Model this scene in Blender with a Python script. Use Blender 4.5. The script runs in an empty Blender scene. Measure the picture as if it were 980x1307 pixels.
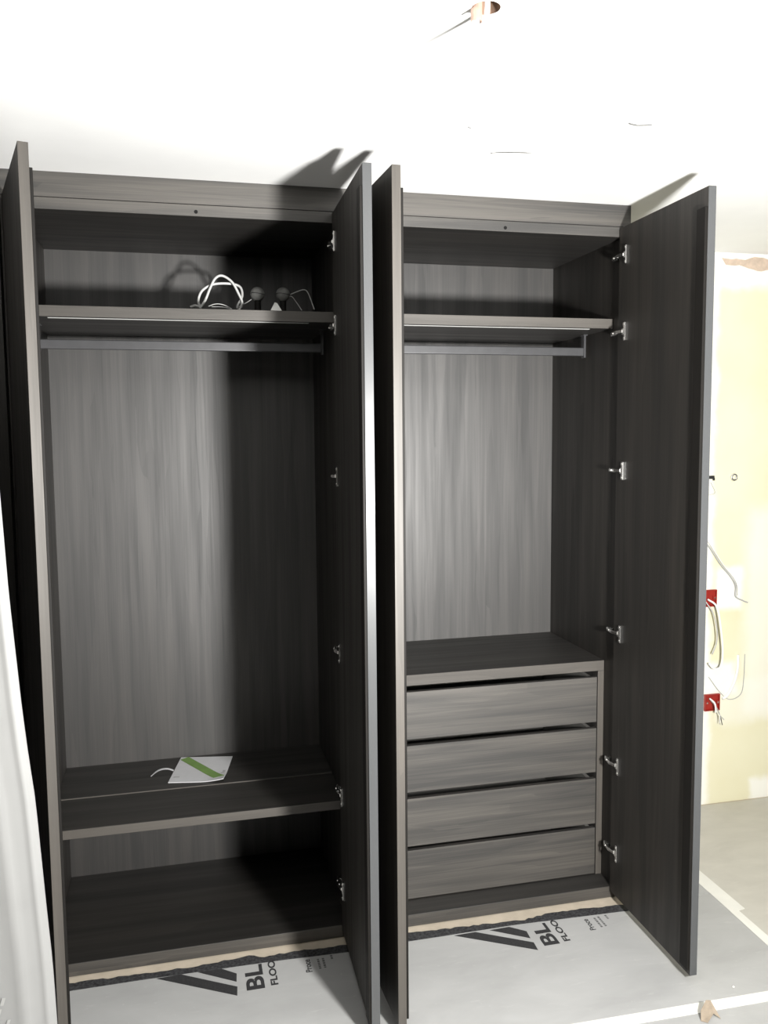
import bpy, bmesh, math, random
from mathutils import Vector, Matrix
random.seed(4)
scene = bpy.context.scene
COL = scene.collection

# ---------------------------------------------------------------- camera
CAM = Vector((0.4855, -2.6384, 1.655))
YAW, PITCH, ROLL, FPX = 0.2343, 0.0903, -0.0093, 1083.6
def cam_axes():
    cy, sy, cp, sp = math.cos(YAW), math.sin(YAW), math.cos(PITCH), math.sin(PITCH)
    f = Vector((sy*cp, cy*cp, -sp)); r = Vector((cy, -sy, 0)); u = r.cross(f)
    cr, sr = math.cos(ROLL), math.sin(ROLL)
    return cr*r + sr*u, -sr*r + cr*u, f
R_, U_, F_ = cam_axes()
cd = bpy.data.cameras.new('camera'); cam = bpy.data.objects.new('camera', cd); COL.objects.link(cam)
cd.sensor_fit = 'VERTICAL'; cd.sensor_height = 36.0; cd.lens = FPX/1307*36
cd.clip_start = 0.02
M = Matrix((R_, U_, -F_)).transposed().to_4x4(); M.translation = CAM
cam.matrix_world = M
scene.camera = cam

# ---------------------------------------------------------------- light
w = bpy.data.worlds.new('world'); scene.world = w; w.use_nodes = True
w.node_tree.nodes['Background'].inputs[0].default_value = (0.9, 0.95, 1, 1)
w.node_tree.nodes['Background'].inputs[1].default_value = 0.05
def flood(name, loc, aim, power, size, color):
    l = bpy.data.lights.new(name, 'AREA'); l.shape = 'DISK'; l.size = size; l.energy = power; l.color = color
    o = bpy.data.objects.new(name, l); COL.objects.link(o); o.location = loc
    o.rotation_euler = (Vector(aim)-Vector(loc)).to_track_quat('-Z', 'Y').to_euler()
    return o
flood('work_light', (1.49, -2.28, 1.37), (1.02, 0, 1.85), 64, 0.19, (1.0, 0.99, 0.965))
scene.view_settings.view_transform = 'Standard'
scene.view_settings.look = 'None'
scene.view_settings.exposure = 1.35
scene.view_settings.gamma = 1.0
scene.view_settings.use_curve_mapping = False

# ---------------------------------------------------------------- materials
MATS = {}
def principled(name):
    m = bpy.data.materials.new(name); m.use_nodes = True
    nt = m.node_tree; b = nt.nodes['Principled BSDF']
    MATS[name] = m
    return m, nt, b
def N(nt, kind, **kw):
    n = nt.nodes.new(kind)
    for k, v in kw.items():
        if k in n.bl_rna.properties.keys() and k != 'inputs': setattr(n, k, v)
    return n
def math_node(nt, op, a, b=None, clamp=False, c=None):
    n = nt.nodes.new('ShaderNodeMath'); n.operation = op; n.use_clamp = clamp
    for i, v in enumerate((a, b, c)):
        if v is None: continue
        if isinstance(v, (int, float)): n.inputs[i].default_value = v
        else: nt.links.new(v, n.inputs[i])
    return n.outputs[0]
def mix_col(nt, fac, a, b, blend='MIX'):
    n = nt.nodes.new('ShaderNodeMix'); n.data_type = 'RGBA'; n.blend_type = blend
    for i, v in ((0, fac), (6, a), (7, b)):
        if isinstance(v, (int, float)): n.inputs[i].default_value = v
        elif isinstance(v, tuple): n.inputs[i].default_value = v if len(v) == 4 else v + (1,)
        else: nt.links.new(v, n.inputs[i])
    return n.outputs[2]
def ramp(nt, fac, stops):
    n = nt.nodes.new('ShaderNodeValToRGB'); e = n.color_ramp.elements
    while len(e) < len(stops): e.new(0.5)
    for el, (p, c) in zip(e, stops): el.position = p; el.color = c + (1,)
    nt.links.new(fac, n.inputs[0]); return n.outputs[0]
def noise(nt, vec, scale, detail=2, rough=.5, w=None, dist=0):
    n = nt.nodes.new('ShaderNodeTexNoise'); n.inputs['Scale'].default_value = scale
    n.inputs['Detail'].default_value = detail; n.inputs['Roughness'].default_value = rough
    n.inputs['Distortion'].default_value = dist
    if w is not None: n.noise_dimensions = '4D'; nt.links.new(w, n.inputs['W'])
    nt.links.new(vec, n.inputs['Vector']); return n.outputs[0]
def mapping(nt, vec, scale):
    n = nt.nodes.new('ShaderNodeMapping'); n.inputs['Scale'].default_value = scale
    nt.links.new(vec, n.inputs['Vector']); return n.outputs[0]

def wood(name, axis, dark, light, rough=.56, spec=1.0, grain=1.0):
    """dark laminate with the grain along one axis"""
    m, nt, b = principled(name)
    tc = nt.nodes.new('ShaderNodeTexCoord').outputs['Object']
    rnd = math_node(nt, 'MULTIPLY', nt.nodes.new('ShaderNodeObjectInfo').outputs['Random'], 60.0)
    def sc(across, along): return tuple(along if i == axis else across for i in range(3))
    big = noise(nt, mapping(nt, tc, sc(1, .06)), 24, 1.2, .5, rnd, .5)
    mid = noise(nt, mapping(nt, tc, sc(1, .018)), 85, 4, .65, rnd, .3)
    fine = noise(nt, mapping(nt, tc, sc(1, .012)), 330, 2, .6, rnd)
    # plank-like strips with crisp borders
    vo = nt.nodes.new('ShaderNodeTexVoronoi'); vo.voronoi_dimensions = '4D'; vo.inputs['Scale'].default_value = 30
    wob = noise(nt, mapping(nt, tc, sc(.6, .12)), 30, 2, .5, rnd)
    vm = nt.nodes.new('ShaderNodeVectorMath'); vm.operation = 'ADD'
    nt.links.new(mapping(nt, tc, sc(1, .035)), vm.inputs[0])
    cx = nt.nodes.new('ShaderNodeCombineXYZ')
    amp = math_node(nt, 'MULTIPLY', math_node(nt, 'SUBTRACT', wob, .5), .035)
    for i in range(3):
        if i != axis: nt.links.new(amp, cx.inputs[i])
    nt.links.new(cx.outputs[0], vm.inputs[1]); nt.links.new(vm.outputs[0], vo.inputs['Vector']); nt.links.new(rnd, vo.inputs['W'])
    sv = nt.nodes.new('ShaderNodeSeparateColor'); nt.links.new(vo.outputs['Color'], sv.inputs[0])
    k = math_node(nt, 'ADD', math_node(nt, 'MULTIPLY_ADD', big, .66, c=.15), math_node(nt, 'MULTIPLY', math_node(nt, 'SUBTRACT', mid, .5), .34*grain))
    k = math_node(nt, 'ADD', k, math_node(nt, 'MULTIPLY', sv.outputs[0], .15))
    k = math_node(nt, 'ADD', k, math_node(nt, 'MULTIPLY', math_node(nt, 'SUBTRACT', fine, .5), .30*grain))
    mean = tuple((a*.55 + c*.45) for a, c in zip(dark, light))
    col = ramp(nt, k, [(.38, dark), (.56, mean), (.74, light)])
    nt.links.new(col, b.inputs['Base Color'])
    nt.links.new(math_node(nt, 'ADD', math_node(nt, 'MULTIPLY', math_node(nt, 'SUBTRACT', k, .56), -.32), rough), b.inputs['Roughness'])
    b.inputs['Specular IOR Level'].default_value = spec
    bp = nt.nodes.new('ShaderNodeBump'); bp.inputs['Strength'].default_value = .12; bp.inputs['Distance'].default_value = .0006
    nt.links.new(fine, bp.inputs['Height']); nt.links.new(bp.outputs[0], b.inputs['Normal'])
    return m
WD, WL = (.0085, .0075, .0065), (.036, .032, .0285)
wood('wood_x', 0, WD, WL); wood('wood_z', 2, WD, WL)
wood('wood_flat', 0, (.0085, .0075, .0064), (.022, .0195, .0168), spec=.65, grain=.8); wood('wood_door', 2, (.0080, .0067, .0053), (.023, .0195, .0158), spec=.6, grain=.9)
wood('wood_front_lit_x', 0, (.017, .0150, .0128), (.074, .066, .0565), grain=1.3)  # lighter copy of the laminate; brighter light on front faces painted into the colour
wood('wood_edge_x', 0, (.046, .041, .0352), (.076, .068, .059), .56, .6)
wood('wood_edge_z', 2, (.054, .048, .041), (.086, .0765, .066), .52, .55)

def plain(name, col, rough=.5, metal=0, spec=.5, var=.08, scale=30, bump=0):
    m, nt, b = principled(name)
    tc = nt.nodes.new('ShaderNodeTexCoord').outputs['Object']
    n = noise(nt, tc, scale, 3, .55)
    lo = tuple(c*(1-var) for c in col); hi = tuple(min(1, c*(1+var)) for c in col)
    nt.links.new(ramp(nt, n, [(.3, lo), (.7, hi)]), b.inputs['Base Color'])
    b.inputs['Roughness'].default_value = rough; b.inputs['Metallic'].default_value = metal
    b.inputs['Specular IOR Level'].default_value = spec
    if bump:
        bp = nt.nodes.new('ShaderNodeBump'); bp.inputs['Strength'].default_value = bump; bp.inputs['Distance'].default_value = .002
        nt.links.new(n, bp.inputs['Height']); nt.links.new(bp.outputs[0], b.inputs['Normal'])
    return m
plain('grey_edge', (.062, .064, .066), .34, var=.04, scale=200)
plain('dark_profile', (.008, .007, .006), .6, spec=.2)
plain('rail_grey', (.060, .060, .063), .40, .2)
plain('box_grey', (.16, .155, .145), .5)
plain('chrome', (.80, .79, .77), .25, 1.0, var=.03)
plain('led_diffuser', (.60, .60, .58), .35, var=.02)
plain('ceiling_white', (.82, .82, .81), .9, spec=.2, var=.015, scale=6)
plain('wall_pale', (.52, .51, .49), .9, spec=.2, var=.03, scale=4)
plain('room_white', (.27, .265, .255), .9, spec=.2, var=.03, scale=4)
plain('floor_board', (.46, .40, .32), .8, spec=.2, var=.10, scale=18)
plain('black_strip', (.036, .036, .038), .75, spec=.25, var=.7, scale=120)
plain('print_grey', (.030, .030, .031), .7, spec=.25, var=.25, scale=150)
plain('print_small', (.12, .12, .12), .7, spec=.25)
plain('print_faint', (.36, .36, .35), .7, spec=.2)
plain('tape_white', (.72, .71, .66), .55, var=.04, scale=12)
plain('cardboard', (.27, .22, .165), .85, var=.15, scale=60)
plain('plaster_chip', (.85, .83, .77), .9)
plain('cable_white', (.82, .82, .80), .45, var=.03)
plain('cable_pale', (.50, .50, .49), .45, var=.03)
plain('cable_grey', (.42, .42, .41), .5)
plain('ball_grey', (.20, .20, .19), .55, var=.2, scale=60)
plain('dark_plastic', (.02, .02, .02), .5)
plain('paper_white', (.50, .50, .51), .55, var=.03)
plain('paper_green', (.135, .235, .055), .5, var=.1)
plain('paper_grey', (.30, .30, .30), .6)
plain('red_plastic', (.30, .020, .013), .45, var=.15)
plain('brown_lining', (.20, .125, .085), .8, var=.3, scale=80)
plain('copper_brown', (.42, .29, .23), .5, .3, var=.2, scale=60)
plain('brown_tear', (.56, .45, .36), .9, spec=.1, var=.12, scale=40)
plain('film_white', (.27, .27, .265), .55, var=.03, scale=8)
plain('screw_dark', (.008, .008, .008), .7, spec=.15)

def sheet_mat(name, col, stain):
    m, nt, b = principled(name)
    tc = nt.nodes.new('ShaderNodeTexCoord').outputs['Object']
    n1 = noise(nt, mapping(nt, tc, (1, 2.2, 1)), 3.2, 4, .6, dist=.4)
    n2 = noise(nt, tc, 45, 4, .65)
    c = ramp(nt, n1, [(.32, tuple(x*.90 for x in col)), (.68, tuple(x*1.06 for x in col))])
    smear = ramp(nt, noise(nt, mapping(nt, tc, (3, 16, 1)), 3.0, 5, .7), [(.60, (0, 0, 0)), (.72, (1, 1, 1))])
    speck = ramp(nt, n2, [(.66, (0, 0, 0)), (.74, (1, 1, 1))])
    k = math_node(nt, 'MULTIPLY', smear, .35)
    c = mix_col(nt, k, c, stain)
    c = mix_col(nt, math_node(nt, 'MULTIPLY', speck, .4), c, stain)
    nt.links.new(c, b.inputs['Base Color'])
    b.inputs['Roughness'].default_value = .5; b.inputs['Specular IOR Level'].default_value = .35
    return m
sheet_mat('sheet_grey', (.37, .37, .365), (.50, .50, .48))
sheet_mat('sheet_warm', (.50, .48, .43), (.56, .54, .49))

def wall_mat():
    m, nt, b = principled('wall_plaster')
    tc = nt.nodes.new('ShaderNodeTexCoord').outputs['Object']
    sep = nt.nodes.new('ShaderNodeSeparateXYZ')
    nw = nt.nodes.new('ShaderNodeTexNoise'); nw.inputs['Scale'].default_value = 9; nw.inputs['Detail'].default_value = 3
    nt.links.new(tc, nw.inputs['Vector'])
    va = nt.nodes.new('ShaderNodeVectorMath'); va.operation = 'MULTIPLY_ADD'
    va.inputs[1].default_value = (.07, .07, .07); nt.links.new(nw.outputs[1], va.inputs[0]); nt.links.new(tc, va.inputs[2])
    vs = nt.nodes.new('ShaderNodeVectorMath'); vs.operation = 'SUBTRACT'; vs.inputs[1].default_value = (.035, .035, .035)
    nt.links.new(va.outputs[0], vs.inputs[0]); nt.links.new(vs.outputs[0], sep.inputs[0])
    X, Z = sep.outputs[0], sep.outputs[2]
    def sm(v, e0, e1):
        n = nt.nodes.new('ShaderNodeMapRange'); n.interpolation_type = 'SMOOTHSTEP'
        n.inputs[1].default_value = e0; n.inputs[2].default_value = e1
        nt.links.new(v, n.inputs[0]); return n.outputs[0]
    def rect(x0, x1, z0, z1, s=.022):
        a = math_node(nt, 'MULTIPLY', sm(X, x0-s, x0+s), sm(X, x1+s, x1-s))
        c = math_node(nt, 'MULTIPLY', sm(Z, z0-s, z0+s), sm(Z, z1+s, z1-s))
        return math_node(nt, 'MULTIPLY', a, c)
    n1 = noise(nt, tc, 3.0, 3)
    yellow = ramp(nt, n1, [(.3, (.70, .66, .45)), (.7, (.75, .72, .53))])
    white = (.84, .83, .76)
    c = mix_col(nt, sm(Z, 2.25, 2.30), yellow, white)
    c = mix_col(nt, rect(2.60, 2.725, -.1, 2.5), c, white)
    c = mix_col(nt, rect(2.745, 2.885, .87, 1.07), c, white)
    c = mix_col(nt, rect(2.70, 2.86, .50, .64), c, white)
    c = mix_col(nt, math_node(nt, 'MULTIPLY', rect(2.90, 3.4, .38, 1.32, .05), .6), c, white)
    c = mix_col(nt, math_node(nt, 'MULTIPLY', rect(2.75, 3.4, .36, .56, .03), .45), c, white)
    c = mix_col(nt, rect(2.945, 3.06, -.05, .085, .02), c, white)
    c = mix_col(nt, rect(2.40, 2.60, -.1, 2.5), c, white)
    nt.links.new(c, b.inputs['Base Color'])
    b.inputs['Roughness'].default_value = .9; b.inputs['Specular IOR Level'].default_value = .2
wall_mat()

# ---------------------------------------------------------------- builders
def tag(o, label=None, cat=None, group=None, kind=None):
    if label: o['label'] = label
    if cat: o['category'] = cat
    if group: o['group'] = group
    if kind: o['kind'] = kind
    return o
def empty(name, loc, label=None, cat=None, group=None):
    o = bpy.data.objects.new(name, None); COL.objects.link(o); o.location = loc
    o.empty_display_size = .1
    return tag(o, label, cat, group)
def world_of(o):
    v = Vector(o.location) if o else Vector((0, 0, 0))
    while o is not None and o.parent is not None: o = o.parent; v += Vector(o.location)
    return v
def link(name, me, mat, parent=None, loc=(0, 0, 0)):
    """loc is in world space for unrotated parents"""
    o = bpy.data.objects.new(name, me); COL.objects.link(o)
    if mat is not None:
        mats = mat if isinstance(mat, (list, tuple)) else [mat]
        for k in mats: me.materials.append(MATS[k])
    if parent is not None:
        o.parent = parent; o.location = Vector(loc) - world_of(parent)
    else: o.location = loc
    return o
def bm_mesh(bm, name, smooth=False):
    bmesh.ops.recalc_face_normals(bm, faces=bm.faces)
    me = bpy.data.meshes.new(name); bm.to_mesh(me); bm.free()
    if smooth:
        for p in me.polygons: p.use_smooth = True
    return me
def add_box(bm, c, s, bev=0, rot=None, mi=0):
    mt = Matrix.Translation(c) @ (rot.to_4x4() if rot is not None else Matrix()) @ Matrix.Diagonal((*s, 1))
    r = bmesh.ops.create_cube(bm, size=1, matrix=mt)
    vs = r['verts']; fs = set(f for v in vs for f in v.link_faces)
    for f in fs: f.material_index = mi
    if bev:
        es = list(set(e for v in vs for e in v.link_edges))
        bmesh.ops.bevel(bm, geom=es, offset=bev, segments=1, affect='EDGES', profile=.5)
def box(name, x0, x1, y0, y1, z0, z1, mat, parent=None, bev=.0008, front=None):
    """box object centred on its own origin; front = material of the face looking to -y"""
    s = (x1-x0, y1-y0, z1-z0); c = ((x0+x1)/2, (y0+y1)/2, (z0+z1)/2)
    bm = bmesh.new(); add_box(bm, (0, 0, 0), s, min(bev, min(s)*.3))
    me = bm_mesh(bm, name)
    mats = [mat]
    if front:
        mats.append(front)
    o = link(name, me, mats, parent, c)
    if front:
        for p in me.polygons:
            if p.normal.y < -.9: p.material_index = 1
    return o
def cyl(bm, p0, p1, r, seg=16, r2=None):
    p0, p1 = Vector(p0), Vector(p1); d = p1-p0
    q = d.to_track_quat('Z', 'Y').to_matrix().to_4x4()
    bmesh.ops.create_cone(bm, cap_ends=True, segments=seg, radius1=r, radius2=r if r2 is None else r2, depth=d.length,
                          matrix=Matrix.Translation((p0+p1)/2) @ q)
def smooth_path(pts, n=8):
    P = [Vector(p) for p in pts]
    if len(P) < 3: return P
    Q = [2*P[0]-P[1]] + P + [2*P[-1]-P[-2]]; out = []
    for i in range(1, len(Q)-2):
        a, b, c, d = Q[i-1:i+3]
        for k in range(n):
            t = k/n
            out.append(.5*((2*b)+(c-a)*t+(2*a-5*b+4*c-d)*t*t+(3*b-a-3*c+d)*t**3))
    out.append(P[-1]); return out
def tube(bm, pts, r, seg=8, n=8):
    path = smooth_path(pts, n); rings = []
    nrm = None
    for i, p in enumerate(path):
        t = (path[min(i+1, len(path)-1)]-path[max(i-1, 0)]).normalized()
        if nrm is None:
            nrm = t.orthogonal().normalized()
        nrm = (nrm - t*nrm.dot(t)).normalized(); bn = t.cross(nrm)
        rings.append([bm.verts.new(p + r*(math.cos(2*math.pi*k/seg)*nrm + math.sin(2*math.pi*k/seg)*bn)) for k in range(seg)])
    for a, b in zip(rings, rings[1:]):
        for k in range(seg): bm.faces.new((a[k], a[(k+1) % seg], b[(k+1) % seg], b[k]))
    bm.faces.new(rings[0]); bm.faces.new(rings[-1][::-1])
def tube_obj(name, pts, r, mat, parent=None, seg=8, n=8):
    o0 = Vector(pts[0]); bm = bmesh.new(); tube(bm, [Vector(p)-o0 for p in pts], r, seg, n)
    return link(name, bm_mesh(bm, name, True), mat, parent, o0)
def slab_from_outline(name, pts, z0, z1, mat, parent=None):
    """closed outline in x,y extruded from z0 to z1"""
    c = Vector((sum(p[0] for p in pts)/len(pts), sum(p[1] for p in pts)/len(pts), 0))
    bm = bmesh.new()
    lo = [bm.verts.new((p[0]-c.x, p[1]-c.y, 0)) for p in pts]; hi = [bm.verts.new((p[0]-c.x, p[1]-c.y, z1-z0)) for p in pts]
    bm.faces.new(hi); bm.faces.new(lo[::-1])
    for i in range(len(pts)):
        j = (i+1) % len(pts); bm.faces.new((lo[i], lo[j], hi[j], hi[i]))
    bmesh.ops.triangulate(bm, faces=[f for f in bm.faces if len(f.verts) > 4])
    return link(name, bm_mesh(bm, name), mat, parent, (c.x, c.y, z0))

def ribbon(name, pairs, z0, z1, mat, parent=None):
    c = Vector((*pairs[0][0], 0)); bm = bmesh.new(); rows = []
    for a, b in pairs:
        rows.append([bm.verts.new((p[0]-c.x, p[1]-c.y, z)) for p, z in ((a, 0), (b, 0), (b, z1-z0), (a, z1-z0))])
    for r, q in zip(rows, rows[1:]):
        for k in range(4): bm.faces.new((r[k], r[(k+1) % 4], q[(k+1) % 4], q[k]))
    bm.faces.new(rows[0]); bm.faces.new(rows[-1][::-1])
    return link(name, bm_mesh(bm, name), mat, parent, (c.x, c.y, z0))

# ---------------------------------------------------------------- room
CEIL = 2.41; YW = .595
X0, X1, Y0 = -1.0, 5.2, -5.6
def struct(o): return tag(o, kind='structure')
struct(box('floor', X0, X1, Y0, YW, -.06, -.003, 'floor_board', bev=0))
wb = struct(box('wall_back', X0, X1, YW, YW+.08, -.06, CEIL+.08, 'wall_plaster', bev=0))
# the wall's patch mask is laid out in room coordinates, so its origin sits at the room's origin
for v in wb.data.vertices: v.co += wb.location
wb.location = (0, 0, 0)
struct(box('wall_left', X0-.08, X0, Y0, YW, -.06, CEIL+.08, 'wall_pale', bev=0))
struct(box('wall_right', X1, X1+.08, Y0, YW, -.06, CEIL+.08, 'room_white', bev=0))
struct(box('wall_front', X0, X1, Y0-.08, Y0, -.06, CEIL+.08, 'room_white', bev=0))
# ceiling slab with a round hole for the lamp wiring
HX, HY, HR = 1.038, -1.140, .0265
bm = bmesh.new()
oc = [bm.verts.new((x, y, CEIL)) for x, y in ((X0, Y0), (X1, Y0), (X1, YW), (X0, YW))]
ci = [bm.verts.new((HX+HR*math.cos(2*math.pi*k/32), HY+HR*math.sin(2*math.pi*k/32), CEIL)) for k in range(32)]
es = [bm.edges.new((oc[i], oc[(i+1) % 4])) for i in range(4)] + [bm.edges.new((ci[i], ci[(i+1) % 32])) for i in range(32)]
bmesh.ops.triangle_fill(bm, edges=es, use_beauty=True)
for f in list(bm.faces):
    c = f.calc_center_median()
    if (c.x-HX)**2 + (c.y-HY)**2 < HR*HR*.9 and all(v in ci for v in f.verts): bm.faces.remove(f)
ext = bmesh.ops.extrude_face_region(bm, geom=list(bm.faces))
for v in [g for g in ext['geom'] if isinstance(g, bmesh.types.BMVert)]: v.co.z += .08
ceil = struct(link('ceiling', bm_mesh(bm, 'ceiling'), 'ceiling_white'))
bm = bmesh.new()
for k in range(32):
    a0, a1 = 2*math.pi*k/32, 2*math.pi*(k+1)/32
    q = [bm.verts.new((HR*.99*math.cos(a), HR*.99*math.sin(a), z)) for a, z in ((a0, .001), (a1, .001), (a1, .079), (a0, .079))]
    bm.faces.new(q)
bmesh.ops.create_circle(bm, cap_ends=True, segments=32, radius=HR*.99, matrix=Matrix.Translation((0, 0, .078)))
bmesh.ops.remove_doubles(bm, verts=bm.verts, dist=1e-5)
link('hole_lining', bm_mesh(bm, 'hole_lining'), 'brown_lining', ceil, (HX, HY, CEIL))

# torn brown patch right below the ceiling on the back wall
pts = [(2.734, 2.387)]
x = 2.76
while x < 3.5: pts.append((x, 2.388+random.uniform(-.006, .006) + (.004 if x > 2.85 else 0))); x += .022
pts.append((3.5, 2.36))
x = 3.48
while x > 2.74:
    d = .022*math.exp(-((x-2.92)/.07)**2)
    pts.append((x, 2.357-d+random.uniform(-.003, .003) + .004)); x -= .022
bm = bmesh.new()
a = [bm.verts.new((px-2.734, -.0015, pz-2.37)) for px, pz in pts]; b_ = [bm.verts.new((px-2.734, 0, pz-2.37)) for px, pz in pts]
bm.faces.new(a); bm.faces.new(b_[::-1])
for i in range(len(a)): bm.faces.new((a[i], a[(i+1) % len(a)], b_[(i+1) % len(a)], b_[i]))
bmesh.ops.triangulate(bm, faces=[f for f in bm.faces if len(f.verts) > 4])
link('torn_patch', bm_mesh(bm, 'torn_patch'), 'brown_tear', wb, (2.734, YW, 2.37))

# ---------------------------------------------------------------- wardrobes
TH = .018
ZT, ZJ = 2.3048, 2.3383           # underside and top of the top panel
DOOR_W, DOOR_T, DZ0, DZ1 = .4967, .0235, .0297, 2.3324
HINGE_Z = (2.239, 1.990, 1.528, .970, .502, .187)
D_BACK = .550

def hinge_mesh(mirror, name):
    """cup hinge: origin on the door's inner face at the cup; door lies along -y, carcass side towards +y; the arm runs to the side panel"""
    s = -1 if mirror else 1
    bm = bmesh.new()
    add_box(bm, (-.0024*s, 0, 0), (.0048, .010, .060), .0008)               # flange plate
    add_box(bm, (-.0030*s, .008, 0), (.0050, .012, .020), .0010)            # cup body
    for z in (-.023, .023): cyl(bm, (-.004*s, 0, z), (-.0070*s, 0, z), .0036, 10)
    add_box(bm, (-.0085*s, .024, .001), (.0055, .030, .010), .0012, Matrix.Rotation(.25*s, 3, 'Z'))     # knuckle
    add_box(bm, (-.0060*s, .062, 0), (.0075, .052, .011), .0012, Matrix.Rotation(-.16*s, 3, 'Z'))    # arm
    cyl(bm, (-.006*s, .070, 0), (-.0115*s, .070, 0), .0035, 10)
    add_box(bm, (.0065*s, .080, 0), (.018, .026, .012), .001)               # mounting plate on the side panel
    return bm_mesh(bm, name)
HM = {False: hinge_mesh(False, 'hinge_right'), True: hinge_mesh(True, 'hinge_left')}
for me in HM.values(): me.materials.append(MATS['chrome'])

def make_door(parent, x_hinge, ang, left, hinges=True, label=None):
    """door leaf hung at x_hinge; the leaf's own frame has its inner face on x=0 and runs along -y"""
    s = 1 if not left else -1                         # outer side of the leaf
    bm = bmesh.new()
    add_box(bm, (s*DOOR_T/2, -DOOR_W/2, (DZ0+DZ1)/2), (DOOR_T, DOOR_W, DZ1-DZ0), .0008)
    me = bm_mesh(bm, 'door')
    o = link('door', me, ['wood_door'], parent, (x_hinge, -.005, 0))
    o.rotation_euler.z = ang
    if label: o['label'] = label
    # edge band on the free edge
    bm = bmesh.new()
    add_box(bm, (0, 0, 0), (DOOR_T, .0016, DZ1-DZ0), .0004)
    e = bpy.data.objects.new('edge_band', bm_mesh(bm, 'edge_band')); COL.objects.link(e)
    e.data.materials.append(MATS['wood_edge_z' if left else 'grey_edge'])
    e.parent = o; e.location = (s*DOOR_T/2, -DOOR_W-.0008, (DZ0+DZ1)/2)
    # dark profile standing proud of the inner face along the free edge
    bm = bmesh.new()
    add_box(bm, (0, 0, 0), (.0075, .042, 2.232), .001)
    g = bpy.data.objects.new('edge_profile', bm_mesh(bm, 'edge_profile')); COL.objects.link(g)
    g.data.materials.append(MATS['dark_profile'])
    g.parent = o; g.location = (-s*.00375, -DOOR_W+.0225, .046+1.116)
    if hinges:
        for z in HINGE_Z:
            h = bpy.data.objects.new('hinge', HM[left]); COL.objects.link(h); h.parent = o
            h.location = (-s*.0001, -.047, z)
    return o

def carcass(parent, xl, xr, tl, tr):
    """inner width xl..xr, side thickness tl, tr"""
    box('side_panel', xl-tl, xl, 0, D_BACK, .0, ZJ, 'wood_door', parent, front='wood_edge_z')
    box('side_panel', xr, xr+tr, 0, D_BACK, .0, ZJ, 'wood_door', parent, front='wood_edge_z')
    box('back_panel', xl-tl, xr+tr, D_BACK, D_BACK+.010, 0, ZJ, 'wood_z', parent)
    box('top_panel', xl, xr, 0, D_BACK, ZT, ZJ, 'wood_flat', parent, front='wood_front_lit_x')
    box('bottom_panel', xl, xr, 0, D_BACK, 0.0, .0411, 'wood_flat', parent, front='wood_front_lit_x')
def screw_cap(parent, x, z):
    bm = bmesh.new(); cyl(bm, (0, .002, 0), (0, -.0008, 0), .0055, 16)
    link('screw_cap', bm_mesh(bm, 'screw_cap'), 'screw_dark', parent, (x, 0, z))
def hat_shelf(parent, xl, xr, l0, l1):
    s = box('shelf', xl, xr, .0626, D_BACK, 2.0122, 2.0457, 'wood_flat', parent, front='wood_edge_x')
    box('light_strip', l0, l1, .080, .094, 2.0110, 2.0122, 'led_diffuser', s)
    # flat oval hanging rail under the shelf
    bm = bmesh.new(); prof = []
    for cy, cz, a0 in ((.004, .0115, 0), (-.004, .0115, 90), (-.004, -.0115, 180), (.004, -.0115, 270)):
        for k in range(5):
            a = math.radians(a0+k*22.5); prof.append((cy+.0035*math.cos(a), cz+.0035*math.sin(a)))
    L = xr-xl-.030
    r0 = [bm.verts.new((-L/2, y, z)) for y, z in prof]; r1 = [bm.verts.new((L/2, y, z)) for y, z in prof]
    for k in range(20): bm.faces.new((r0[k], r0[(k+1) % 20], r1[(k+1) % 20], r1[k]))
    bm.faces.new(r0[::-1]); bm.faces.new(r1)
    ra = link('hanging_rail', bm_mesh(bm, 'hanging_rail'), 'rail_grey', parent, ((xl+xr)/2, .25, 1.951))
    for x in (xl+.0155, xr-.0155):
        bm = bmesh.new(); add_box(bm, (0, 0, -.0025), (.008, .022, .083), .001)
        add_box(bm, (0, 0, .037), (.016, .030, .0035), .0005)
        link('rail_bracket', bm_mesh(bm, 'rail_bracket'), 'rail_grey', ra, (x, .25, 1.9735))

XA0, XA1, XB0, XB1 = .048, .9793, 1.0153, 1.9462
# left wardrobe in view
A = empty('wardrobe', (XA0, 0, 0), 'open dark wood wardrobe with a low shelf and empty floor compartment', 'wardrobe', 'dark wood fitted wardrobes')
carcass(A, XA0, XA1, TH, TH)
hat_shelf(A, XA0, XA1, .115, .895)
screw_cap(A, .552, 2.318)
# low shelf: front board and a slightly raised rear board
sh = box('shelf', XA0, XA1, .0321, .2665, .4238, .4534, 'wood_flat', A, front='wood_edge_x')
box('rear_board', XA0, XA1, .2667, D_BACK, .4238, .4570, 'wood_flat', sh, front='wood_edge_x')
make_door(A, .0422, .2534, True, True)
make_door(A, .9585, -.0216, False, True, 'wardrobe door with smooth grey front edge')
# right wardrobe
B = empty('wardrobe', (XB0, 0, 0), 'open dark wood wardrobe holding the chest of four drawers', 'wardrobe', 'dark wood fitted wardrobes')
carcass(B, XB0, XB1, TH, .0264)
hat_shelf(B, XB0, XB1, 1.08, 1.868)
screw_cap(B, 1.526, 2.317)
make_door(B, 1.0199, .0536, True, True)
make_door(B, 1.9289, -.0082, False, True, 'wardrobe door with smooth grey front edge')
# wardrobe at the left border of the picture, doors shut
C = empty('wardrobe', (-.919, 0, 0), 'closed dark wood wardrobe at the left border behind the white sheet', 'wardrobe', 'dark wood fitted wardrobes')
carcass(C, -.919, .012, TH, TH)
for x0, x1 in ((-.935, -.4635), (-.4605, .011)):
    box('door', x0, x1, -.0275, -.004, DZ0, DZ1, 'wood_door', C)
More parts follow.
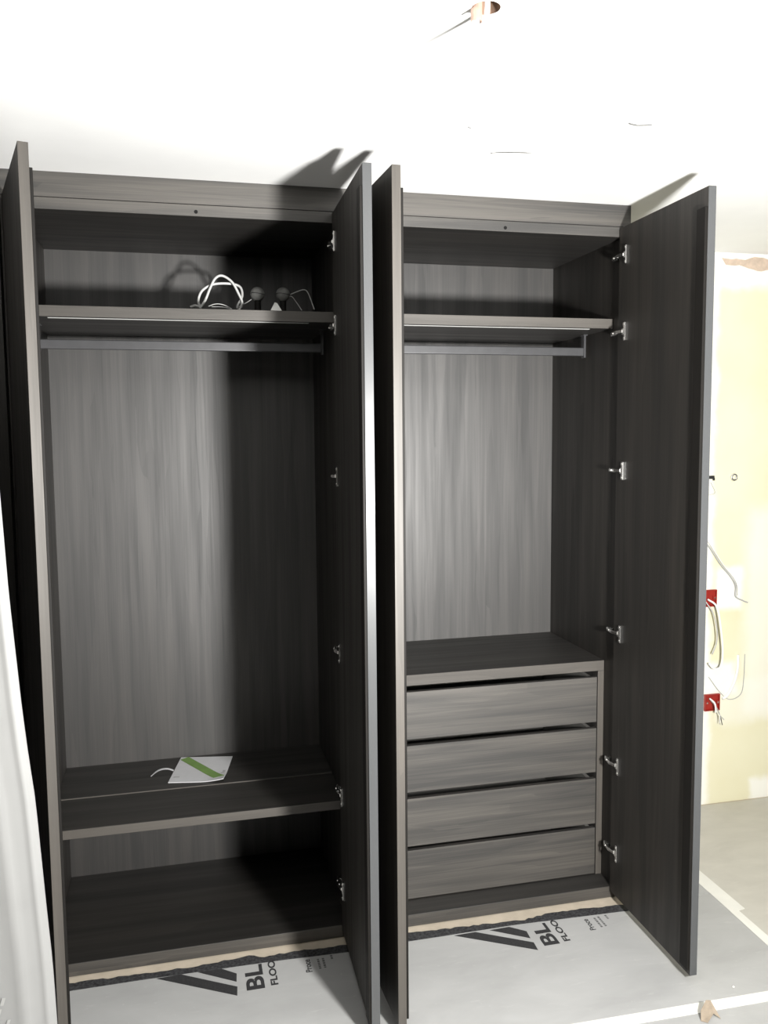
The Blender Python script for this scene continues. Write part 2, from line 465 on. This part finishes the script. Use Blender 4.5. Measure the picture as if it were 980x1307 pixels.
# filler board between the wardrobes and the ceiling
tag(box('filler_board', -.937, 1.9726, 0, .018, ZJ+.0012, CEIL, 'wood_x', front='wood_front_lit_x'),
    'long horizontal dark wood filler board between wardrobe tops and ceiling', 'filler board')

# ---------------------------------------------------------------- chest of drawers in the right wardrobe
YD = .0897
G = empty('drawer_chest', (XB0, YD, .0411), 'dark wood chest of four handleless drawers built into the wardrobe', 'chest of drawers')
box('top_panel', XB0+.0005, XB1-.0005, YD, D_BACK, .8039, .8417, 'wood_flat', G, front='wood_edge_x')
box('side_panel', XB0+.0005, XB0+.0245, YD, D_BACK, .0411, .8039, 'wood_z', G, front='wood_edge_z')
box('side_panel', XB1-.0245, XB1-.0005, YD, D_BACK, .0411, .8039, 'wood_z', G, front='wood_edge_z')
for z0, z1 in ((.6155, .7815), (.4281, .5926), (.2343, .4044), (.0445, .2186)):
    d = box('drawer', XB0+.027, XB1-.027, YD+.001, YD+.020, z0, z1, 'wood_x', G, front='wood_front_lit_x')
    bm = bmesh.new()
    xa, xb, ya, yb, za, zb = XB0+.045, XB1-.045, YD+.020, D_BACK-.04, z0+.012, z1-.003
    cx, cy_, cz = (xa+xb)/2, (ya+yb)/2, (za+zb)/2
    for c, s in (((xa-cx, 0, 0), (.014, yb-ya, zb-za)), ((xb-cx, 0, 0), (.014, yb-ya, zb-za)),
                 ((0, yb-cy_-.007, 0), (xb-xa-.016, .014, zb-za)), ((0, 0, za-cz+.004), (xb-xa-.016, yb-ya-.03, .008))):
        add_box(bm, c, s)
    link('drawer_box', bm_mesh(bm, 'drawer_box'), 'box_grey', d, (cx, cy_, cz))

# ---------------------------------------------------------------- floor coverings
def sheet(name, x0, x1, y0, y1, mat, label):
    o = box(name, x0, x1, y0, y1, -.003, 0, mat, bev=0); return tag(o, label, 'floor sheet', 'protective floor sheets')
prot = sheet('floor_sheet', X0+.02, 2.300, -.600, -.068, 'sheet_grey', 'pale grey printed protective floor sheet in front of the wardrobes')
sheet('floor_sheet', 2.302, X1-.02, -.600, .58, 'sheet_warm', 'warm grey protective floor sheet along the yellow wall')
sheet('floor_sheet', 1.992, 2.300, -.066, .58, 'sheet_grey', 'narrow grey floor sheet between the wardrobe end and the lengthwise tape')
sheet('floor_sheet', X0+.02, X1-.02, -5.5, -.602, 'sheet_grey', 'pale grey protective floor sheet in front of the crosswise tape')
def interp(P, x):
    for (a, b), (c, d) in zip(P, P[1:]):
        if x <= c: return b+(d-b)*(x-a)/(c-a)
    return P[-1][1]
STRIPS = ((.03, .985, 0, [(0, -.034), (.112, -.034), (.32, -.042), (.485, -.044), (.60, -.036), (.65, -.026), (.692, -.048), (.80, -.044), (.966, -.051), (1, -.052)],
           [(0, -.071), (.32, -.070), (.73, -.077), (1, -.089)]),
          (1.01, 1.99, .955, [(1, -.034), (1.17, -.036), (1.28, -.044), (1.42, -.050), (1.58, -.060), (1.668, -.045), (1.80, -.047), (1.938, -.057), (2, -.060)],
           [(1, -.080), (1.27, -.080), (1.54, -.078), (1.946, -.095), (2, -.097)]))
for (x0, x1, dx, up, lo) in STRIPS:
    # black strip with a torn rear edge
    pairs = []
    n = 60
    for k in range(n+1):
        x = x0+(x1-x0)*k/n
        pairs.append(((x, interp(lo, x)), (x, interp(up, x) + random.uniform(-.0035, .0035))))
    lab = ('torn black strip on the floor along the foot of the empty wardrobe' if dx == 0 else 'torn black strip on the floor below the chest of drawers')
    st = ribbon('torn_strip', pairs, .0002, .0022, 'black_strip')
    tag(st, lab, 'strip', 'torn black strips')
    # printing on the sheet
    oy = 0 if dx == 0 else -.012
    def print_poly(pp, mat='print_grey', name='printed_bar'):
        slab_from_outline(name, [(a+dx, b+oy) for a, b in pp], .0001, .0006, mat, prot)
    print_poly([(.602, -.216), (.605, -.174), (.440, -.072+.0), (.365, -.074)])
    print_poly([(.604, -.150), (.607, -.110), (.560, -.072), (.490, -.074)])
    def letters(body, x, y, size, mat='print_grey', off=0, sx=1.0, cut=-.076):
        cu = bpy.data.curves.new('letters', 'FONT'); cu.body = body; cu.size = size; cu.extrude = .0002; cu.offset = off
        t = bpy.data.objects.new('letters', cu); COL.objects.link(t)
        dg = bpy.context.evaluated_depsgraph_get(); dg.update()
        me = bpy.data.meshes.new_from_object(t.evaluated_get(dg)); bpy.data.objects.remove(t)
        bm = bmesh.new(); bm.from_mesh(me); bpy.data.meshes.remove(me)
        bmesh.ops.scale(bm, verts=bm.verts, vec=(sx, 1, 1))
        bmesh.ops.rotate(bm, verts=bm.verts, cent=(0, 0, 0), matrix=Matrix.Rotation(math.pi/2, 3, 'Z'))
        # the printing ends under the black strip
        bmesh.ops.bisect_plane(bm, geom=list(bm.verts)+list(bm.edges)+list(bm.faces), plane_co=(0, cut-.0-(y+oy), 0), plane_no=(0, 1, 0), clear_outer=True)
        link('letters', bm_mesh(bm, 'letters'), mat, prot, (x+dx, y+oy, .0004))
    letters('BL', .684, -.206, .074, off=.0020, sx=1.6)
    letters('FLOO', .726, -.196, .030, off=.0009, sx=1.6)
    letters('Proce', .836, -.160, .028, off=.0004)
    # the small print is too fine to read in the photograph: rows of short strokes
    for row, (xr, y0, y1) in enumerate(((.862, -.150, -.100), (.878, -.148, -.098), (.906, -.110, -.094))):
        y = y0
        while y < y1:
            L = random.uniform(.004, .010)
            print_poly([(xr-.0035, y), (xr+.0035, y), (xr+.0035, y+L), (xr-.0035, y+L)], 'print_small', 'printed_stroke')
            y += L+.003
def tape(pairs, label):
    tag(ribbon('tape_strip', pairs, .0002, .0012, 'tape_white'), label, 'tape', 'white floor tape')
tape([((2.275, -.575), (2.318, -.575)), ((2.284, -.39), (2.319, -.39)), ((2.290, -.19), (2.322, -.19)), ((2.291, -.185), (2.350, -.184)), ((2.296, .05), (2.351, .05)), ((2.300, .575), (2.352, .575))],
     'white tape strip running from the right wardrobe door towards the camera')
tape([((-.9, -.590), (-.9, -.532)), ((.9, -.606), (.9, -.560)), ((1.72, -.616), (1.72, -.576)), ((2.15, -.624), (2.15, -.584)), ((2.9, -.636), (2.9, -.592))],
     'white tape strip crossing the floor at the bottom right')
# folded scrap of brown card standing on the tape
def card():
    o = Vector((1.905, -.640, .0012))
    bm = bmesh.new()
    P = [(-.040, -.010, 0), (-.032, .004, .020), (-.006, .018, .038), (.004, .012, .040), (.020, -.016, .000), (.004, -.004, .010), (-.026, -.022, 0)]
    v = [bm.verts.new(p) for p in P]
    bm.faces.new((v[0], v[1], v[5], v[6])); bm.faces.new((v[1], v[2], v[3], v[5])); bm.faces.new((v[3], v[4], v[5]))
    me = bm_mesh(bm, 'cardboard_scrap')
    ob = link('cardboard_scrap', me, 'cardboard', None, o)
    so = ob.modifiers.new('thickness', 'SOLIDIFY'); so.thickness = .0012; so.offset = 0
    tag(ob, 'folded scrap of brown cardboard on the white floor tape', 'cardboard')
card()
bm = bmesh.new(); bmesh.ops.create_icosphere(bm, subdivisions=1, radius=.004)
for v in bm.verts: v.co *= random.uniform(.7, 1.2); v.co.z = v.co.z*.5 + .0035
tag(link('plaster_chip', bm_mesh(bm, 'plaster_chip'), 'plaster_chip', None, (2.045, -.545, .0)), 'tiny white plaster chip on the grey floor sheet', 'debris')

# ---------------------------------------------------------------- white film sheet leaning at the left
def lean_sheet():
    nx, nz, H = 40, 36, 1.98
    bm = bmesh.new(); g = []
    def edge_x(z):          # right border of the sheet over its height
        P = [(0, 0.1682), (0.068, 0.1642), (0.252, 0.1592), (0.416, 0.154), (0.534, 0.1462), (0.657, 0.1391), (0.81, 0.1304), (0.92, 0.1188), (1.035, 0.1089), (1.298, 0.0913), (1.537, 0.0812), (1.797, 0.0686), (2.0, 0.0486)]
        for (z0, x0), (z1, x1) in zip(P, P[1:]):
            if z <= z1: return x0+(x1-x0)*(z-z0)/(z1-z0)
        return P[-1][1]
    def pos(u, z):
        t = z/H
        y = -.620 + .090*t
        x = edge_x(z) - u
        f = .005*math.exp(-((u-.016-.006*t)/.007)**2) + .006*math.exp(-((u-.060-.05*t)/.014)**2) + .006*math.sin(u*19+t*4)*min(1, u*6)
        y += -f + .014*math.exp(-u/.022)*(1-t)          # border turned slightly away
        return Vector((x, y, z+.001))
    us = [0, .003, .006, .010, .014, .018, .023, .028, .034, .040, .047, .055, .063, .072, .082, .095] + [.11+.036*k for k in range(25)]
    o0 = Vector((-.3, -.6, 0))
    for j in range(nz+1):
        z = H*j/nz; g.append([bm.verts.new(pos(u, z)-o0) for u in us])
    for j in range(nz):
        for i in range(len(us)-1): bm.faces.new((g[j][i+1], g[j][i], g[j+1][i], g[j+1][i+1]))
    me = bm_mesh(bm, 'plastic_sheet', True)
    ob = link('plastic_sheet', me, 'film_white', None, o0)
    so = ob.modifiers.new('thickness', 'SOLIDIFY'); so.thickness = .0025; so.offset = 0
    tag(ob, 'large white plastic sheet leaning upright at the left border', 'plastic sheet')
    # faint printing
    def mark(uc, zc, du, dz, sl, mat='print_faint'):
        bm = bmesh.new(); v = []
        for a, b in ((-1, -1), (1, -1), (1, 1), (-1, 1)):
            p = pos(uc+a*du/2+b*sl, zc+b*dz/2); p.y -= .0045; v.append(bm.verts.new(p-o0))
        f = bm.faces.new(v)
        me = bm_mesh(bm, 'printed_mark')
        m_ = link('printed_mark', me, mat, ob, o0)
        return m_
    mark(.126, .535, .006, .018, .003); mark(.124, .508, .006, .020, -.005)
    for k in range(5): mark(.112+.010*k, .345-.026*k, .008, .018, -.003)
    for k in range(3): mark(.104+.009*k, .292-.024*k, .007, .017, -.003)
lean_sheet()

# ---------------------------------------------------------------- things on the shelves
# leaflet with a green diagonal band
def leaflet():
    c = Vector((.526, .409, .4571))
    ex = (Vector((.645, .505, 0))-Vector((.452, .544, 0)))*.97; ey = (Vector((.452, .544, 0))-Vector((.406, .311, 0)))*.97
    root = empty('leaflet', c, 'white booklet with a green diagonal band on the low shelf', 'booklet')
    def P(u, v, z): return ex*(u-.5)+ey*(v-.5)+Vector((0, 0, z + .010*max(0, (u-.55)/.45)**2*max(0, (.35-v)/.35)))
    def grid(name, quad, z, mat, th):
        bm = bmesh.new(); n = 10; g = []
        a, b, c_, d = quad
        for j in range(n+1):
            row = []
            for i in range(n+1):
                s, t = i/n, j/n
                u = (a[0]*(1-s)+b[0]*s)*(1-t)+(d[0]*(1-s)+c_[0]*s)*t; v = (a[1]*(1-s)+b[1]*s)*(1-t)+(d[1]*(1-s)+c_[1]*s)*t
                row.append(bm.verts.new(P(u, v, z)))
            g.append(row)
        for j in range(n):
            for i in range(n): bm.faces.new((g[j][i], g[j][i+1], g[j+1][i+1], g[j+1][i]))
        o = link(name, bm_mesh(bm, name), mat, root, c)
        so = o.modifiers.new('thickness', 'SOLIDIFY'); so.thickness = th; so.offset = 0
        return o
    grid('cover', [(0, 0), (1, 0), (1, 1), (0, 1)], .0015, 'paper_white', .0028)
    grid('green_band', [(.80, .10), (.99, .165), (.15, 1.0), (.01, .89)], .0035, 'paper_green', .0004)
    for q in ([(.90, .28), (.97, .28), (.97, .32), (.90, .32)], [(.92, .34), (.97, .34), (.97, .42), (.92, .42)],
              [(.05, .17), (.16, .17), (.16, .20), (.05, .20)]):
        grid('printed_mark', q, .0035, 'paper_grey', .0004)
leaflet()
def strap():
    bm = bmesh.new(); pts = [(.350, .392), (.375, .412), (.405, .421), (.428, .424)]
    path = smooth_path([(x, y, 0) for x, y in pts], 6); prev = None; o0 = Vector((.35, .392, .4571)); n = len(path)
    for i, p in enumerate(path):
        w_ = .013 if i > 3 else .007+.0015*i
        q = Vector((p.x, p.y, .4571+.012*math.sin(math.pi*i/(n-1))+.0005))-o0
        a, b = bm.verts.new(q+Vector((0, -w_/2, 0))), bm.verts.new(q+Vector((0, w_/2, 0)))
        if prev: bm.faces.new((prev[0], a, b, prev[1]))
        prev = (a, b)
    o = link('paper_strip', bm_mesh(bm, 'paper_strip'), 'paper_white', None, o0)
    so = o.modifiers.new('thickness', 'SOLIDIFY'); so.thickness = .0008; so.offset = 0
    tag(o, 'narrow white paper strip tucked behind the booklet', 'paper strip')
strap()

# coiled white cable and small round fittings on the hat shelf of the left wardrobe
ZS = 2.0457
def at(px, py, y):       # point of the shelf zone seen at a place of the picture, used to lay out the cable
    d = F_*FPX + R_*(px-490) - U_*(py-653.5); t = (y-CAM.y)/d.y
    return CAM + d*t
cab = tube_obj('coiled_cable', [at(243, 392, 0.225), at(250, 390, 0.225), at(256, 393, 0.235), at(253, 384, 0.240), at(258, 371, 0.245), at(272, 363, 0.250), at(292, 362, 0.255), at(306, 366, 0.255), at(309, 378, 0.250), at(303, 391, 0.235),
    at(306, 394.5, 0.225), at(309, 386, 0.230), at(304, 374, 0.235), at(296, 360, 0.240), at(284, 352, 0.245), at(275, 355, 0.240), at(268, 368, 0.235), at(262, 383, 0.225), at(255, 394, 0.215)], .0041, 'cable_pale')
tag(cab, 'thick white cable looped in a coil on the top shelf', 'cable')
tag(tube_obj('thin_wire', [at(266, 391, .12), at(275, 388, .13), at(285, 389, .14), at(296, 394.5, .13), at(284, 392, .12), at(270, 391.5, .11)], .0012, 'cable_grey'),
    'thin pale wire lying under the white cable coil', 'wire')
def ball(px, py, y, label, lead):
    c = at(px, py, y); r = .0235
    root = empty('lead_ball', (c.x, c.y, ZS), label, 'ball', 'round fittings on the top shelf')
    bm = bmesh.new(); bmesh.ops.create_uvsphere(bm, u_segments=24, v_segments=14, radius=r)
    link('globe', bm_mesh(bm, 'globe', True), 'ball_grey', root, c)
    bm = bmesh.new(); tube(bm, [(r*1.005*math.cos(a), r*1.005*math.sin(a), .002*math.sin(2*a)) for a in [k*math.pi/12 for k in range(25)]], .0011, 6, 2)
    link('seam', bm_mesh(bm, 'seam', True), 'dark_plastic', root, c)
    bm = bmesh.new(); h = c.z-r*.8-ZS
    cyl(bm, (0, 0, 0), (0, 0, h*.35), .0175, 20, .0165); cyl(bm, (0, 0, h*.35), (0, 0, h), .0105, 20)
    link('base', bm_mesh(bm, 'base'), 'dark_profile', root, (c.x, c.y, ZS))
    tube_obj('lead', lead, .0015, 'cable_grey', root, 6)
ball(328.5, 375.5, .23, 'grey ball with a dark seam beside the white cable coil', [at(321, 382, .23), at(315, 386, .23), at(309, 389, .23), at(303, 393, .22)])
ball(361, 376, .23, 'grey ball beside thin arched wires at the shelf end', [at(369, 376.5, .23), at(381, 371.5, .21), at(389, 370, .19), at(394, 376, .17), at(401, 395, .12)])
tag(tube_obj('thin_wire', [at(369.5, 378.5, .225), at(373, 379, .21), at(379, 387, .16), at(385, 396, .115)], .0013, 'cable_grey'), 'thin straight wire dropping from the end grey ball', 'wire')
p = at(352, 392, .10)
bm = bmesh.new()
v = [bm.verts.new(q) for q in ((-.020, -.010, 0), (.020, -.010, 0), (.024, .012, 0), (-.018, .012, 0), (-.004, -.006, .030), (.004, -.004, .028), (.010, .006, .018), (-.008, .006, .022))]
for f in ((0, 1, 5, 4), (1, 2, 6, 5), (2, 3, 7, 6), (3, 0, 4, 7), (4, 5, 6, 7), (3, 2, 1, 0)): bm.faces.new([v[i] for i in f])
tag(link('cable_connector', bm_mesh(bm, 'cable_connector'), 'cable_white', None, (p.x, p.y, ZS)), 'small white wedge shaped connector between the grey balls', 'connector')

# ---------------------------------------------------------------- ceiling wiring
root = empty('pendant_wiring', (HX, HY, CEIL), 'brown fitting and white cable hanging from the round ceiling hole', 'ceiling wiring')
bm = bmesh.new(); seg = 10
ri, ro, g = .0085, .0105, []
for k in range(seg+1):
    a = math.radians(150+k*24)
    g.append([bm.verts.new((r*math.cos(a), r*math.sin(a), z)) for r, z in ((ri, .03), (ro, .03), (ro, -.022), (ri, -.022))])
for a, b in zip(g, g[1:]):
    for k in range(4): bm.faces.new((a[k], a[(k+1) % 4], b[(k+1) % 4], b[k]))
bm.faces.new(g[0]); bm.faces.new(g[-1][::-1])
link('fitting', bm_mesh(bm, 'fitting', False), 'copper_brown', root, (HX-.0155, HY+.006, CEIL))
tube_obj('cable', [(HX+.002, HY, CEIL+.06), (HX+.002, HY, CEIL), (HX-.001, HY+.004, CEIL-.05), (HX-.010, HY+.012, CEIL-.11), (HX-.022, HY+.018, CEIL-.20)], .0058, 'cable_white', root)
tag(tube_obj('ceiling_cable', [(1.640, -.690, CEIL+.01), (1.638, -.692, CEIL-.004), (1.622, -.700, CEIL-.014), (1.60, -.705, CEIL-.020), (1.575, -.705, CEIL-.015)], .0022, 'cable_white'),
    'short white cable tail on the ceiling nearer the right door', 'cable')
tag(tube_obj('ceiling_cable', [(1.440, -.425, CEIL+.01), (1.437, -.428, CEIL-.003), (1.415, -.440, CEIL-.008), (1.375, -.445, CEIL-.014), (1.345, -.435, CEIL-.012), (1.325, -.41, CEIL-.004)], .0020, 'cable_white'),
    'curved white cable loop on the ceiling above the drawer wardrobe', 'cable')

# ---------------------------------------------------------------- electrics on the back wall
def socket_box(x, z, label):
    root = empty('socket_box', (x, YW, z), label, 'socket box', 'red wall boxes')
    bm = bmesh.new(); S, T, Dp = .074, .004, .012
    for c, s in (((-S/2+T/2, -Dp/2, 0), (T, Dp, S)), ((S/2-T/2, -Dp/2, 0), (T, Dp, S)), ((0, -Dp/2, S/2-T/2), (S-2*T, Dp, T)), ((0, -Dp/2, -S/2+T/2), (S-2*T, Dp, T)), ((0, -.0015, 0), (S-2*T, .003, S-2*T))):
        add_box(bm, c, s)
    for sx in (-1, 1):
        add_box(bm, (sx*.027, -.008, 0), (.012, .007, .016), .001)
    link('box_shell', bm_mesh(bm, 'box_shell'), 'red_plastic', root, (x, YW, z))
    for sx in (-1, 1):
        bm = bmesh.new(); cyl(bm, (0, -.0115, 0), (0, -.0135, 0), .004, 10)
        link('lug_screw', bm_mesh(bm, 'lug_screw'), 'chrome', root, (x+sx*.027, YW, z))
    return root
b1 = socket_box(2.709, .933, 'upper red socket box on the yellow wall'); b2 = socket_box(2.738, .465, 'lower red socket box on the yellow wall')
yw = YW-.012
def wire(pts, r, mat, label, parent=None, name='wall_cable'):
    o = tube_obj(name, [(x, y, z) for x, y, z in pts], r, mat, parent)
    if parent is None: tag(o, label, 'cable')
    return o
wire([(2.70, yw, .93), (2.725, yw-.03, .90), (2.745, yw-.035, .80), (2.760, yw-.03, .70), (2.752, yw-.03, .635), (2.725, yw-.02, .625), (2.70, yw-.02, .65)], .0042, 'cable_white', None, b1, 'lead')
wire([(2.69, yw, .92), (2.715, yw-.02, .87), (2.728, yw-.03, .80), (2.735, yw-.02, .74), (2.715, yw-.02, .69)], .0028, 'cable_grey', None, b1, 'lead')
for k, (ex, ez) in enumerate(((2.768, .372), (2.776, .395), (2.755, .38))):
    wire([(2.728, yw, .475), (2.735, yw-.03, .455), (2.750, yw-.035, .42), (ex, yw-.03, ez)], .0018, ('dark_plastic', 'cable_grey', 'cable_white')[k], None, b2, 'lead')
wire([(2.722, yw, .485), (2.728, yw-.03, .47), (2.735, yw-.03, .43)], .004, 'cable_white', None, b2, 'lead')
wire([(2.66, yw, 1.20), (2.705, yw, 1.155), (2.76, yw, 1.08), (2.815, yw, 1.02), (2.838, yw, .98), (2.840, yw, .935), (2.875, yw, .915), (2.90, yw, .905)], .0030, 'cable_grey', 'grey cable curving down the wall above the upper red box')
wire([(2.68, yw, 1.205), (2.72, yw, 1.15), (2.775, yw, 1.075), (2.83, yw, 1.015), (2.848, yw, .975), (2.850, yw, .940)], .0022, 'cable_white', 'thin white cable beside the grey curving wall cable')
wire([(2.865, yw+.008, .67), (2.862, yw+.006, .60), (2.845, yw+.006, .54), (2.815, yw+.006, .49), (2.79, yw+.006, .478)], .006, 'cable_white', 'thick white cable bent on the wall beside the lower red box')
wire([(2.90, yw+.008, .67), (2.898, yw+.008, .56), (2.885, yw+.008, .49), (2.83, yw+.008, .47), (2.78, yw+.008, .505), (2.72, yw+.008, .58)], .0016, 'cable_grey', 'thin grey wire hanging in a loop above the lower red box')
# small ring and a dark stub
bm = bmesh.new(); tube(bm, [(.0125*math.cos(a), 0, .0125*math.sin(a)) for a in [k*math.pi/8 for k in range(17)]], .0048, 8, 2)
tag(link('wall_grommet', bm_mesh(bm, 'wall_grommet', True), 'chrome', None, (2.820, YW-.004, 1.459)), 'small metal ring on the yellow wall', 'ring')
bm = bmesh.new(); add_box(bm, (0, -.006, 0), (.034, .012, .014), .002); add_box(bm, (.016, -.006, -.008), (.006, .010, .012), .001)
tag(link('wall_hook', bm_mesh(bm, 'wall_hook'), 'dark_plastic', None, (2.703, YW, 1.461)), 'small dark hook on the wall beside the right wardrobe door', 'hook')
wire([(2.705, yw+.008, 1.44), (2.728, yw+.008, 1.395), (2.70, yw+.008, 1.385)], .0012, 'cable_grey', 'short kinked thin wire below the dark wall hook')
